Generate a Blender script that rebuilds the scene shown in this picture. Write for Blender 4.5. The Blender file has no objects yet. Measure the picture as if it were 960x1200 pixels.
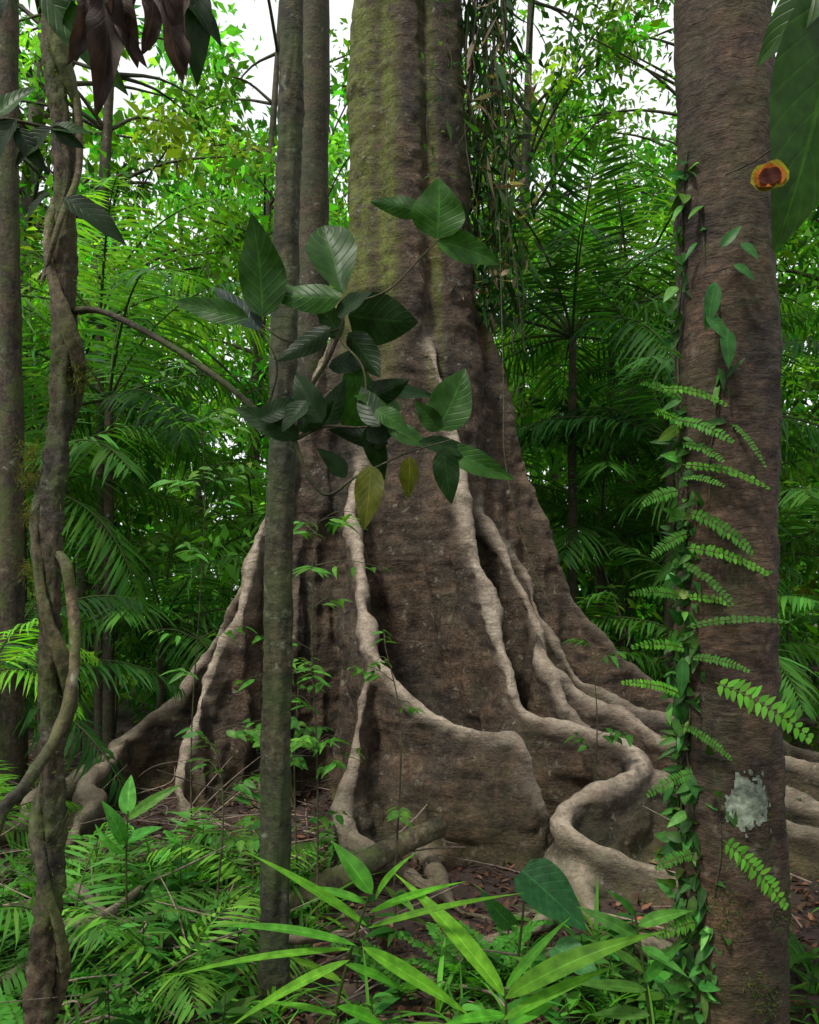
import bpy, math, numpy as np
from mathutils import Vector, noise, kdtree
from mathutils.bvhtree import BVHTree
rng = np.random.default_rng(7)
scene = bpy.context.scene
CAMH = 1.6

def S(px, py, d):
    """real-world metres of a surveyed point (bearing, elevation reading, distance)"""
    return np.array([(px-480)/960*d, d, CAMH+(700-py)/960*d])
def G(px, py, z=0.04):
    d = (CAMH-z)*960/(py-700)
    return np.array([(px-480)/960*d, d, z])
def nrm(a):
    return a/np.maximum(np.linalg.norm(a, axis=-1, keepdims=True), 1e-9)

# ------------------------------------------------------------ mesh helpers
class Bag:
    def __init__(s): s.V=[];s.F=[];s.C=[];s.U=[];s.n=0
    def add(s,V,F,C,U):
        V=np.asarray(V,float).reshape(-1,3)
        s.V.append(V); s.F.append(np.asarray(F).reshape(-1,4)+s.n)
        C=np.asarray(C,float)
        if C.ndim==1: C=np.tile(C,(len(V),1))
        s.C.append(C.reshape(-1,3)); s.U.append(np.asarray(U,float).reshape(-1,2)); s.n+=len(V)
    def build(s,name,mat,parent=None,origin=None):
        V=np.concatenate(s.V);F=np.concatenate(s.F);C=np.concatenate(s.C);U=np.concatenate(s.U)
        me=bpy.data.meshes.new(name)
        me.vertices.add(len(V)); me.vertices.foreach_set('co',V.astype('f').ravel())
        me.loops.add(len(F)*4); me.loops.foreach_set('vertex_index',F.astype('i').ravel())
        me.polygons.add(len(F)); me.polygons.foreach_set('loop_start',np.arange(0,len(F)*4,4,dtype='i'))
        me.update(calc_edges=True)
        me.polygons.foreach_set('use_smooth',np.ones(len(F),dtype=bool))
        a=me.color_attributes.new('col','FLOAT_COLOR','POINT')
        a.data.foreach_set('color',np.concatenate([C,np.ones((len(C),1))],1).astype('f').ravel())
        uv=me.uv_layers.new(name='UVMap')
        uv.data.foreach_set('uv',U[F.ravel()].astype('f').ravel())
        me.materials.append(mat)
        o=bpy.data.objects.new(name,me); scene.collection.objects.link(o)
        if parent: o.parent=parent
        return o
def empty(name):
    o=bpy.data.objects.new(name,None); scene.collection.objects.link(o); return o

def catmull(P,sub):
    P=np.asarray(P,float)
    if len(P)<3 :
        t=np.linspace(0,1,sub*(len(P)-1)+1)[:,None]; return P[0]*(1-t)+P[-1]*t
    Q=np.vstack([2*P[0]-P[1],P,2*P[-1]-P[-2]]); out=[]
    for i in range(1,len(Q)-2):
        for t in np.linspace(0,1,sub,endpoint=False):
            a,b,c,d=Q[i-1],Q[i],Q[i+1],Q[i+2]
            out.append(.5*((2*b)+(-a+c)*t+(2*a-5*b+4*c-d)*t*t+(-a+3*b-3*c+d)*t**3))
    out.append(P[-1]); return np.array(out)

def tube(bag,P,R,n=8,col=(.1,.08,.06),sub=6,rough=0.0,cap=False,uvs=1.0,knob=0.):
    P=np.asarray(P,float); R=np.broadcast_to(np.asarray(R,float),(len(P),))
    Q=catmull(np.column_stack([P,R]),sub); P=Q[:,:3];R=np.maximum(Q[:,3],1e-4)
    if cap:
        P=np.vstack([P[0],P,P[-1]]);R=np.concatenate([[1e-4],R,[1e-4]])
    T=nrm(np.gradient(P,axis=0)+1e-9)
    ref=np.array([1.,0,0]) if abs(nrm(P[-1]-P[0])[0])<.8 else np.array([0,0,1.])
    m=len(P); X=[];x=ref
    for i in range(m):
        x=x-T[i]*np.dot(x,T[i]); x=x/max(np.linalg.norm(x),1e-6); X.append(x)
    X=np.array(X); Y=np.cross(T,X)
    th=np.linspace(0,2*math.pi,n,endpoint=False)
    rr=np.ones((m,n))
    if rough>0:
        ph=rng.uniform(0,50)
        for i in range(m):
            for j in range(n):
                c_,s_=math.cos(th[j]),math.sin(th[j])
                rr[i,j]+=rough*noise.noise(Vector((c_*1.3+ph,s_*1.3,P[i,2]*2.2+P[i,0]*3)))\
                        +rough*.5*noise.noise(Vector((c_*4+ph,s_*4,P[i,2]*9+P[i,0]*9)))
                if knob: rr[i,j]+=knob*noise.noise(Vector((c_*3+ph,s_*3,P[i,2]*34+P[i,0]*20)))
    V=P[:,None]+ (X[:,None]*np.cos(th)[None,:,None]+Y[:,None]*np.sin(th)[None,:,None])*(R[:,None]*rr)[...,None]
    i=np.arange(m-1)[:,None]*n; j=np.arange(n)[None]; k=(j+1)%n
    F=np.stack([i+j,i+k,i+n+k,i+n+j],-1).reshape(-1,4)
    U=np.stack(np.broadcast_arrays(np.linspace(0,uvs,m)[:,None],(j/n)),-1)
    bag.add(V,F,col,U); return P

PROF={
 'ovate':lambda u:np.sin(np.pi*u**.75)**.8*(1-.25*u),
 'obovate':lambda u:np.sin(np.pi*np.clip(u,0,1)**1.25)**.75,
 'lance':lambda u:np.sin(np.pi*u**.7)*(1-.3*u),
 'strap':lambda u:np.minimum(1,u*5+.12)*np.clip(1-u**3,0,1)**.9,
 'round':lambda u:np.sqrt(np.clip(1-(2*u-1)**2,0,1)),
 'heart':lambda u:np.clip(np.cos((u-.25)*2.05),0,1)*np.minimum(1,.62+u*3),
 'needle':lambda u:np.minimum(1,u*8+.3)*(1-u)**.6}
def leaves(bag,B,D,N,L,W,col,prof='ovate',nu=4,nv=3,bend=.5,fold=.25,wave=0.,curl=0.):
    B=np.atleast_2d(B).astype(float);n=len(B)
    D=nrm(np.broadcast_to(D,(n,3)).astype(float)); N=np.broadcast_to(N,(n,3)).astype(float)
    Sd=nrm(np.cross(D,N)+1e-9);N=np.cross(Sd,D)
    L=np.broadcast_to(L,(n,)).astype(float);W=np.broadcast_to(W,(n,)).astype(float)
    bend=np.broadcast_to(bend,(n,)).astype(float);bend=np.where(np.abs(bend)<1e-3,1e-3,bend)
    fold=np.broadcast_to(fold,(n,)).astype(float)
    u=np.linspace(0,1,nu+1);v=np.linspace(-1,1,nv);a=bend[:,None]*u
    al=(L/bend)[:,None]*np.sin(a);of=-(L/bend)[:,None]*(1-np.cos(a))
    Nl=N[:,None]*np.cos(a)[...,None]+D[:,None]*np.sin(a)[...,None]
    w=(W/2)[:,None]*np.maximum(np.nan_to_num(PROF[prof](u)),.02)
    ctr=B[:,None]+D[:,None]*al[...,None]+N[:,None]*of[...,None]
    if curl:
        ctr=ctr+Sd[:,None]*(curl*L[:,None]*u**2)[...,None]
    lat=w[:,:,None]*v
    up=w[:,:,None]*np.abs(v)*np.sin(fold)[:,None,None]
    if wave:
        ph=rng.uniform(0,6,(n,1,1))
        up=up+wave*w[:,:,None]*np.abs(v)*np.sin(u[None,:,None]*11+ph+np.sign(v)*1.3)
    V=ctr[:,:,None]+Sd[:,None,None]*(lat*np.cos(fold)[:,None,None])[...,None]+Nl[:,:,None]*up[...,None]
    m=(nu+1)*nv
    i=np.arange(nu)[:,None]*nv;j=np.arange(nv-1)[None]
    f=np.stack([i+j,i+j+1,i+nv+j+1,i+nv+j],-1).reshape(-1,4)
    F=(np.arange(n)[:,None,None]*m+f[None])
    C=np.asarray(col,float)
    if C.ndim==1:C=np.tile(C,(n,1))
    C=np.repeat(C,m,0)
    U=np.tile(np.stack(np.broadcast_arrays(u[:,None],(v[None]+1)/2),-1).reshape(-1,2),(n,1))
    bag.add(V,F,C,U)
def diamonds(bag,B,D,N,L,W,col):
    n=len(B);D=nrm(D);Sd=nrm(np.cross(D,N)+1e-9);N=np.cross(Sd,D)
    L=L[:,None];W=W[:,None]
    m=B+D*L*.42
    V=np.stack([B,m+Sd*W*.5+N*W*.18,B+D*L-N*L*.12,m-Sd*W*.5+N*W*.18],1)
    F=np.arange(n*4).reshape(-1,4)
    U=np.tile(np.array([[0,.5],[.42,0],[1,.5],[.42,1]]),(n,1))
    bag.add(V,F,np.repeat(col,4,0),U)
def jitter(col,n,amt=.3,hue=.15):
    c=np.tile(np.asarray(col,float),(n,1))*np.exp(rng.normal(0,amt,(n,1)))
    c[:,0]*=np.exp(rng.normal(0,hue*1.6,n)); c[:,2]*=np.exp(rng.normal(0,hue,n)); return c
def cloud(bag,C,R,per,size,col,flat=.65,up=1.2,asp=.42):
    n=len(C)*per; idx=np.repeat(np.arange(len(C)),per)
    d=nrm(rng.normal(size=(n,3)))*(rng.uniform(0,1,(n,1))**.45); d[:,2]*=flat
    B=C[idx]+d*R[idx][:,None]
    D=nrm(d*.8+rng.normal(size=(n,3))*.7+[0,0,-.45]); N=rng.normal(size=(n,3))*.75+[0,-.15,up]
    L=size*np.exp(rng.normal(0,.3,n))
    diamonds(bag,B,D,N,L,L*asp*rng.uniform(.7,1.3,n),col[idx]*np.exp(rng.normal(0,.25,(n,1))))

# ------------------------------------------------------------ materials
def nodes(name):
    m=bpy.data.materials.new(name);m.use_nodes=True;nt=m.node_tree;nt.nodes.clear();return m,nt,nt.nodes,nt.links
def leaf_mat(name,tr=.38,rough=.42,veins=False,spec=.4,tcol=(1.5,1.7,.5)):
    m,nt,N,L=nodes(name)
    out=N.new('ShaderNodeOutputMaterial');at=N.new('ShaderNodeAttribute');at.attribute_name='col'
    col=at.outputs['Color']
    pr=N.new('ShaderNodeBsdfPrincipled');pr.inputs['Roughness'].default_value=rough
    pr.inputs['Specular IOR Level'].default_value=spec
    if veins:
        uv=N.new('ShaderNodeUVMap');sp=N.new('ShaderNodeSeparateXYZ');L.new(uv.outputs[0],sp.inputs[0])
        def M(op,a,b=None,c=None):
            x=N.new('ShaderNodeMath');x.operation=op
            for i,q in enumerate((a,b,c)):
                if q is None: continue
                if isinstance(q,(int,float)):x.inputs[i].default_value=q
                else:L.new(q,x.inputs[i])
            return x.outputs[0]
        av=M('ABSOLUTE',M('SUBTRACT',sp.outputs[1],.5))
        if veins=='parallel':
            s=M('ABSOLUTE',M('SINE',M('MULTIPLY',av,60)));ve=M('POWER',M('SUBTRACT',1.0,s),2)
        else:
            ph=M('SUBTRACT',M('MULTIPLY',sp.outputs[0],26),M('MULTIPLY',av,13))
            s=M('ABSOLUTE',M('SINE',M('MULTIPLY',ph,1.0)));ve=M('POWER',M('SUBTRACT',1.0,s),4)
        mid=M('LESS_THAN',av,.022)
        vv=M('MINIMUM',M('ADD',M('MULTIPLY',ve,.4),mid),1.0)
        ns=N.new('ShaderNodeTexNoise');ns.inputs['Scale'].default_value=35;ns.inputs['Detail'].default_value=6
        tc=N.new('ShaderNodeTexCoord');L.new(tc.outputs['Object'],ns.inputs['Vector'])
        mx=N.new('ShaderNodeMixRGB');mx.blend_type='MULTIPLY';mx.inputs[0].default_value=.85
        L.new(col,mx.inputs[1]);
        cr=N.new('ShaderNodeValToRGB');cr.color_ramp.elements[0].position=.3;cr.color_ramp.elements[0].color=(.5,.55,.45,1)
        cr.color_ramp.elements[1].position=.65;cr.color_ramp.elements[1].color=(1.25,1.15,1.1,1)
        L.new(ns.outputs[0],cr.inputs[0]);L.new(cr.outputs[0],mx.inputs[2])
        m2=N.new('ShaderNodeMixRGB');m2.blend_type='ADD';L.new(M('MULTIPLY',vv,.65),m2.inputs[0])
        L.new(mx.outputs[0],m2.inputs[1]);L.new(mx.outputs[0],m2.inputs[2]);col=m2.outputs[0]
        bp=N.new('ShaderNodeBump');bp.inputs['Strength'].default_value=.45;bp.inputs['Distance'].default_value=.004
        L.new(vv,bp.inputs['Height']);bp.invert=True;L.new(bp.outputs[0],pr.inputs['Normal'])
    L.new(col,pr.inputs['Base Color'])
    tm=N.new('ShaderNodeMixRGB');tm.blend_type='MULTIPLY';tm.inputs[0].default_value=1;tm.inputs[2].default_value=(*tcol,1)
    L.new(col,tm.inputs[1]);t=N.new('ShaderNodeBsdfTranslucent');L.new(tm.outputs[0],t.inputs[0])
    mx=N.new('ShaderNodeMixShader');mx.inputs[0].default_value=tr
    L.new(pr.outputs[0],mx.inputs[1]);L.new(t.outputs[0],mx.inputs[2]);L.new(mx.outputs[0],out.inputs[0]);return m

def bark(name,dark,light,stretch=(4,4,26),lichen=.3,lcol=(.2,.22,.16),moss=0.,mosscol=(.04,.065,.012),ridge=False,bump=.6,dist=.02,streak=(.38,.62)):
    m,nt,N,L=nodes(name)
    out=N.new('ShaderNodeOutputMaterial');pr=N.new('ShaderNodeBsdfPrincipled');pr.inputs['Roughness'].default_value=.75
    pr.inputs['Specular IOR Level'].default_value=.3
    L.new(pr.outputs[0],out.inputs[0]);tc=N.new('ShaderNodeTexCoord')
    def nz(scale,detail=6,vec=None,rough=.6,dis=0):
        x=N.new('ShaderNodeTexNoise');x.inputs['Scale'].default_value=scale;x.inputs['Detail'].default_value=detail
        x.inputs['Roughness'].default_value=rough;x.inputs['Distortion'].default_value=dis
        L.new(vec or tc.outputs['Object'],x.inputs['Vector']);return x.outputs[0]
    def ramp(v,a,b,ca=(0,0,0),cb=(1,1,1)):
        r=N.new('ShaderNodeValToRGB');r.color_ramp.elements[0].position=a;r.color_ramp.elements[1].position=b
        r.color_ramp.elements[0].color=(*ca,1);r.color_ramp.elements[1].color=(*cb,1);L.new(v,r.inputs[0]);return r.outputs[0]
    def mix(f,a,b,t='MIX'):
        x=N.new('ShaderNodeMixRGB');x.blend_type=t
        for s,q in zip(x.inputs,(f,a,b)):
            if isinstance(q,(int,float)):s.default_value=q
            elif isinstance(q,tuple):s.default_value=(*q,1)
            else:L.new(q,s)
        return x.outputs[0]
    def math_(op,a,b):
        x=N.new('ShaderNodeMath');x.operation=op
        for s,q in zip(x.inputs,(a,b)):
            if isinstance(q,(int,float)):s.default_value=q
            else:L.new(q,s)
        return x.outputs[0]
    mp=N.new('ShaderNodeMapping');mp.inputs['Scale'].default_value=stretch;L.new(tc.outputs['Object'],mp.inputs[0])
    wr=nz(1.0,9,mp.outputs[0],.62,.6)
    big=nz(1.7,6,None,.65);med=nz(7,7,None,.72);fine=nz(42,6,None,.7)
    c=mix(ramp(math_('ADD',math_('MULTIPLY',wr,.42),math_('MULTIPLY',med,.58)),*streak),dark,light)
    c=mix(ramp(big,.38,.62),mix(1.0,c,(.62,.66,.66),'MULTIPLY'),mix(1.0,c,(1.35,1.14,.96),'MULTIPLY'))
    c=mix(math_('MULTIPLY',ramp(fine,.42,.58),.7),c,mix(1.0,c,(.32,.32,.32),'MULTIPLY'))
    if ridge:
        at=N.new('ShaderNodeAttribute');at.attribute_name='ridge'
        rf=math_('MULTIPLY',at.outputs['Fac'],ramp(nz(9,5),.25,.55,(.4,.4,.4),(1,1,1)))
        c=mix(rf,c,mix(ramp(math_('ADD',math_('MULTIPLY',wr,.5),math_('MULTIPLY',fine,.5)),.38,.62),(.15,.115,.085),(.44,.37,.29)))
        at2=N.new('ShaderNodeAttribute');at2.attribute_name='moss'
        mf=math_('MULTIPLY',at2.outputs['Fac'],ramp(nz(11,9,None,.75),.38,.52))
        c=mix(mf,c,mix(ramp(fine,.3,.7),(.03,.045,.008),(.15,.17,.025)))
        g=math_('MULTIPLY',ramp(nz(3.2,8,None,.75),.54,.66),.28);c=mix(g,c,(.06,.07,.028))
    lf=math_('MULTIPLY',ramp(nz(9,9,None,.8),.58,.66),lichen)
    c=mix(lf,c,lcol)
    vo=N.new('ShaderNodeTexVoronoi');vo.inputs['Scale'].default_value=13;vo.inputs['Randomness'].default_value=1
    mv=N.new('ShaderNodeMixRGB');mv.inputs[0].default_value=.12;L.new(tc.outputs['Object'],mv.inputs[1])
    nzc=N.new('ShaderNodeTexNoise');nzc.inputs['Scale'].default_value=14;L.new(tc.outputs['Object'],nzc.inputs['Vector']);L.new(nzc.outputs['Color'],mv.inputs[2])
    L.new(mv.outputs[0],vo.inputs['Vector'])
    sp=math_('MULTIPLY',ramp(vo.outputs['Distance'],.10,.24,(1,1,1),(0,0,0)),math_('MULTIPLY',ramp(nz(3.5,5),.50,.6),min(1,lichen*1.4)))
    c=mix(sp,c,lcol)
    if moss>0:
        mf=math_('MULTIPLY',ramp(nz(5,8,None,.7),.46,.60),moss);c=mix(mf,c,mosscol)
    L.new(c,pr.inputs['Base Color'])
    bp=N.new('ShaderNodeBump');bp.inputs['Strength'].default_value=bump;bp.inputs['Distance'].default_value=dist
    h=math_('ADD',math_('MULTIPLY',wr,.8),math_('ADD',math_('MULTIPLY',fine,.7),math_('MULTIPLY',med,.7)));L.new(h,bp.inputs['Height']);L.new(bp.outputs[0],pr.inputs['Normal'])
    return m
def attr_mat(name,rough=.9,bump=.4,sc=30):
    m,nt,N,L=nodes(name)
    out=N.new('ShaderNodeOutputMaterial');pr=N.new('ShaderNodeBsdfPrincipled');pr.inputs['Roughness'].default_value=rough
    at=N.new('ShaderNodeAttribute');at.attribute_name='col'
    ns=N.new('ShaderNodeTexNoise');ns.inputs['Scale'].default_value=sc;ns.inputs['Detail'].default_value=7
    tc=N.new('ShaderNodeTexCoord');L.new(tc.outputs['Object'],ns.inputs['Vector'])
    cr=N.new('ShaderNodeValToRGB');cr.color_ramp.elements[0].position=.3;cr.color_ramp.elements[0].color=(.4,.4,.4,1)
    cr.color_ramp.elements[1].position=.7;cr.color_ramp.elements[1].color=(1.4,1.4,1.4,1);L.new(ns.outputs[0],cr.inputs[0])
    mx=N.new('ShaderNodeMixRGB');mx.blend_type='MULTIPLY';mx.inputs[0].default_value=1
    L.new(at.outputs['Color'],mx.inputs[1]);L.new(cr.outputs[0],mx.inputs[2]);L.new(mx.outputs[0],pr.inputs['Base Color'])
    bp=N.new('ShaderNodeBump');bp.inputs['Strength'].default_value=bump;bp.inputs['Distance'].default_value=.01
    L.new(ns.outputs[0],bp.inputs['Height']);L.new(bp.outputs[0],pr.inputs['Normal'])
    L.new(pr.outputs[0],out.inputs[0]);return m

M_FOL=leaf_mat('foliage_leaf',.48,.6,False,.15)
M_NEAR=leaf_mat('broad_leaf',.3,.42,True,.2)
M_BLADE=leaf_mat('blade_leaf',.42,.5,'parallel',.2)
M_PALM=leaf_mat('palm_leaf',.42,.55,False,.14,(1.5,1.6,.45))
M_DEAD=leaf_mat('dead_leaf',.15,.75,True,.15,(1.3,1.,.7))
M_BIG=bark('buttress_bark',(.020,.015,.011),(.118,.088,.062),(3,3,13),.5,(.25,.245,.185),ridge=True,bump=1.,dist=.030)
M_RT=bark('brown_bark',(.015,.010,.007),(.092,.061,.041),(16,16,60),.32,(.19,.18,.13),.35,(.045,.055,.016),bump=1.,dist=.012)
M_GREY=bark('mossy_grey_bark',(.014,.017,.009),(.075,.079,.046),(18,18,36),.7,(.17,.20,.135),.55,(.038,.065,.014),bump=1.,dist=.008)
M_VB=bark('vine_bark',(.018,.014,.010),(.09,.074,.050),(30,30,12),.55,(.18,.19,.135),.7,(.05,.075,.015),bump=1.,dist=.010)
M_LI=bark('liana_bark',(.026,.024,.014),(.14,.125,.08),(26,26,14),.6,(.23,.24,.17),.6,(.07,.10,.018),bump=1.,dist=.010)
M_BGT=bark('far_bark',(.030,.026,.018),(.10,.088,.062),(4,4,14),.5,(.2,.22,.16),.5,(.04,.06,.015),bump=.5,dist=.02)
M_ATTR=attr_mat('weathered_wood')
M_LICH=attr_mat('lichen_crust',.95,.5,60)

# ------------------------------------------------------------ world, sun, camera
W=bpy.data.worlds.new('World');scene.world=W;W.use_nodes=True
nt=W.node_tree;bg=nt.nodes['Background']
sky=nt.nodes.new('ShaderNodeTexSky');sky.sky_type='NISHITA';sky.sun_disc=False
EL,RO=math.radians(58),math.radians(218)
sky.sun_elevation=EL;sky.sun_rotation=RO;sky.dust_density=4;sky.air_density=1;sky.ozone_density=1
hs=nt.nodes.new('ShaderNodeHueSaturation');hs.inputs['Saturation'].default_value=.22
cl_=nt.nodes.new('ShaderNodeMixRGB');cl_.inputs[0].default_value=.64;cl_.inputs[2].default_value=(11.4,11.6,11.8,1)  # overcast cloud layer
nt.links.new(sky.outputs[0],hs.inputs['Color']);nt.links.new(hs.outputs[0],cl_.inputs[1]);nt.links.new(cl_.outputs[0],bg.inputs[0]);bg.inputs[1].default_value=.135
sd=Vector((math.sin(RO)*math.cos(EL),math.cos(RO)*math.cos(EL),math.sin(EL)))
ld=bpy.data.lights.new('sun','SUN');ld.energy=4.2;ld.angle=math.radians(8);ld.color=(1,.95,.85)
lo=bpy.data.objects.new('sun',ld);scene.collection.objects.link(lo);lo.rotation_euler=sd.to_track_quat('Z','Y').to_euler()
cd=bpy.data.cameras.new('camera');cam=bpy.data.objects.new('camera',cd);scene.collection.objects.link(cam);scene.camera=cam
cam.location=(0,0,CAMH);cam.rotation_euler=(math.radians(90),0,0);cd.lens=28.8;cd.sensor_width=36;cd.shift_y=100/1200
cd.clip_start=.05;cd.clip_end=600
scene.view_settings.view_transform='Standard';scene.view_settings.look='None';scene.view_settings.exposure=0

# ------------------------------------------------------------ ground
def gz(x,y):
    return .05*noise.noise(Vector((x*.8,y*.8,0)))+.025*noise.noise(Vector((x*3,y*3,5)))+.10*math.exp(-((x)**2+(y-6.6)**2)/5)-.02
def gzv(x,y): return gz(float(x),float(y))
t=np.linspace(-1,1,260);gx=np.sinh(t*4.6)/np.sinh(4.6)*220;gy=gx+5
X,Y=np.meshgrid(gx,gy,indexing='ij');Z=np.array([[gz(x,y) for y in gy] for x in gx])
b=Bag();n=260;i=np.arange(n-1)[:,None]*n;j=np.arange(n-1)[None]
b.add(np.stack([X,Y,Z],-1),np.stack([i+j,i+n+j,i+n+j+1,i+j+1],-1),(.05,.03,.02),np.stack([X,Y],-1)/10)
m,nt,N,L=nodes('forest_soil')
out=N.new('ShaderNodeOutputMaterial');pr=N.new('ShaderNodeBsdfPrincipled');pr.inputs['Roughness'].default_value=.95
tc=N.new('ShaderNodeTexCoord');n1=N.new('ShaderNodeTexNoise');n1.inputs['Scale'].default_value=9;n1.inputs['Detail'].default_value=9;n1.inputs['Roughness'].default_value=.7
L.new(tc.outputs['Object'],n1.inputs['Vector']);cr=N.new('ShaderNodeValToRGB');e=cr.color_ramp.elements
e[0].position=.35;e[0].color=(.010,.006,.004,1);e[1].position=.7;e[1].color=(.06,.033,.023,1)
L.new(n1.outputs[0],cr.inputs[0]);L.new(cr.outputs[0],pr.inputs['Base Color'])
bp=N.new('ShaderNodeBump');bp.inputs['Strength'].default_value=1;bp.inputs['Distance'].default_value=.04
L.new(n1.outputs[0],bp.inputs['Height']);L.new(bp.outputs[0],pr.inputs['Normal']);L.new(pr.outputs[0],out.inputs[0])
b.build('ground',m)

# ------------------------------------------------------------ buttress tree
TC=np.array([-.02,7.0])
zs=np.concatenate([np.linspace(-.3,8,70),np.linspace(8.3,14,12)])
rz=np.interp(zs,[-.3,0,.6,1.2,2,2.8,3.6,4.4,5.2,6.7,9,14],[.66,.64,.62,.62,.60,.585,.565,.53,.495,.445,.42,.36])
cx=np.interp(zs,[0,2,4,6.7,13],[.02,.02,.01,-.02,-.04])
n=96;th=np.linspace(0,2*math.pi,n,endpoint=False)
fl=1+.05*np.cos(3*th+.9)+.035*np.cos(5*th+2)-.15*np.exp(-(((th-(1.5*math.pi+.42)+math.pi)%(2*math.pi)-math.pi)/.11)**2)-.09*np.exp(-(((th-(1.5*math.pi-.45)+math.pi)%(2*math.pi)-math.pi)/.14)**2)
fl_amp=np.interp(zs,[0,3,5,9],[1.2,1.2,1.1,.8])[:,None]
R=rz[:,None]*(1+(fl-1)[None]*fl_amp)
V=np.stack([cx[:,None]+TC[0]+R*np.cos(th),TC[1]+R*np.sin(th),np.broadcast_to(zs[:,None],R.shape)],-1)
tv=[V.reshape(-1,3)];tf=[]
for a in range(len(zs)-1):
    for k in range(n): tf.append((a*n+k,a*n+(k+1)%n,(a+1)*n+(k+1)%n,(a+1)*n+k))
tf.append(tuple(range(n))[::-1]);tf.append(tuple((len(zs)-1)*n+k for k in range(n)))
off=len(tv[0]);ridges=[]
def fin(pts,thick=1.,rstart=.1,bright=1.,wig=.03,wide=.14):
    global off
    P=np.array([S(*p) for p in pts]);P=catmull(P,9)
    seg=np.linalg.norm(np.diff(P,axis=0),axis=1);cum=np.concatenate([[0],np.cumsum(seg)]);tot=cum[-1]
    q=np.arange(0,tot,.04);P=np.stack([np.interp(q,cum,P[:,k]) for k in range(3)],-1);m=len(P)
    P[:,2]=np.maximum(P[:,2],.07)
    K=np.ones(9)/9;sm=np.stack([np.convolve(np.pad(P[:,k],4,'edge'),K,'valid') for k in range(2)],-1)
    T=np.gradient(sm,axis=0);T=nrm(T+1e-7);Nn=np.stack([-T[:,1],T[:,0]],-1)
    ph=rng.uniform(0,6);wv=wig*(np.sin(q*6.3+ph)+.5*np.sin(q*14+2*ph))*np.clip((q/tot-.15)*4,0,1)
    P[:,:2]+=Nn*wv[:,None];P[:,2]+=.018*np.sin(q*11+ph)*np.clip((q/tot-.1)*4,0,1)
    rows=[]
    for i_ in range(m):
        zt=P[i_,2];H=zt+.3;sc=min(1,H/.55)
        s=q[i_]/tot
        tp=thick*(.25+.75*min(1,s/.1))*(1-.40*max(0,s-.75)/.25)*(1+.14*math.sin(q[i_]*9+zt)+.12*math.sin(q[i_]*23))
        tp*=1+.25*math.exp(-(zt/.5)**2)
        hs_=[0,.012,.04,.085,.16];ws=[.010,.030,.046,.048,.030]
        hh=[h*sc for h in hs_];ww=[w*tp for w in ws]
        for f in np.linspace(.12,1,7):
            h=.16*sc+(H-.16*sc)*f;z=zt-h
            w=.030*tp+.045*f*thick+.12*math.exp(-max(z,0)/.10)*thick*min(1,zt)+wide*f**.8*max(0,1-s*2.2)**1.3
            hh.append(h);ww.append(w)
        hh=np.array(hh);ww=np.array(ww)
        wob=(.030*np.sin(hh*8+q[i_]*4)+.02*np.sin(hh*17-q[i_]*7+ph))*np.minimum(1,hh*2)
        lx=np.stack([P[i_,0]+Nn[i_,0]*(ww+wob),P[i_,1]+Nn[i_,1]*(ww+wob),zt-hh],-1)
        rx=np.stack([P[i_,0]-Nn[i_,0]*(ww-wob),P[i_,1]-Nn[i_,1]*(ww-wob),zt-hh],-1)[::-1]
        rows.append(np.vstack([lx,rx]))
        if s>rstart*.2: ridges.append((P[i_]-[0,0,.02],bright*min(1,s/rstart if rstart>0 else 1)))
    k=len(rows[0]);V=np.concatenate(rows);tv.append(V)
    for a in range(m-1):
        for c in range(k): tf.append(tuple(off+v for v in (a*k+c,(a+1)*k+c,(a+1)*k+(c+1)%k,a*k+(c+1)%k)))
    tf.append(tuple(off+c for c in range(k)));tf.append(tuple(off+(m-1)*k+c for c in reversed(range(k))))
    off+=len(V)
def root(pts,rad,bright=.8):
    global off
    P=np.array(pts,float);Q=catmull(np.column_stack([P,np.broadcast_to(rad,(len(P),))]),8)
    bb=Bag();tube(bb,Q[:,:3],Q[:,3],10,sub=1,cap=True,rough=.2)
    V=bb.V[0];F=bb.F[0];tv.append(V);tf.extend([tuple(int(v)+off for v in f) for f in F]);
    off+=len(V)
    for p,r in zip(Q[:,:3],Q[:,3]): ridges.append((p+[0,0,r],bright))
# A : great sinuous central buttress
fin([(492,340,6.75),(497,372,6.62),(512,420,6.45),(527,480,6.32),(545,590,6.1),(570,690,5.85),(597,780,5.6),(620,834,5.45),(680,850,5.38),(728,862,5.25),(747,888,5.05),
     (717,913,4.85),(675,930,4.68),(662,960,4.5),(690,985,4.38),(735,998,4.3),(790,1018,4.2),(850,1060,4.0),(900,1110,3.8)],1.2,.12,1.,.015)
# B : front buttress, with a wall turned towards the viewer
fin([(430,490,6.75),(425,530,6.6),(412,595,6.3),(420,650,6.0),(430,720,5.65),(440,772,5.3),(478,802,5.1),(515,840,4.98),(560,852,4.88),(604,860,4.8),(622,888,4.78),(630,935,4.82),(640,985,4.9),(650,1010,5.0)],.95,.15,.95,.02)
fin([(436,765,5.35),(424,810,5.15),(414,870,5.0),(408,930,4.9),(415,975,4.78),(440,1000,4.62),(480,1020,4.5),(520,1045,4.4)],.9,.1,.6,.02)
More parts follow.
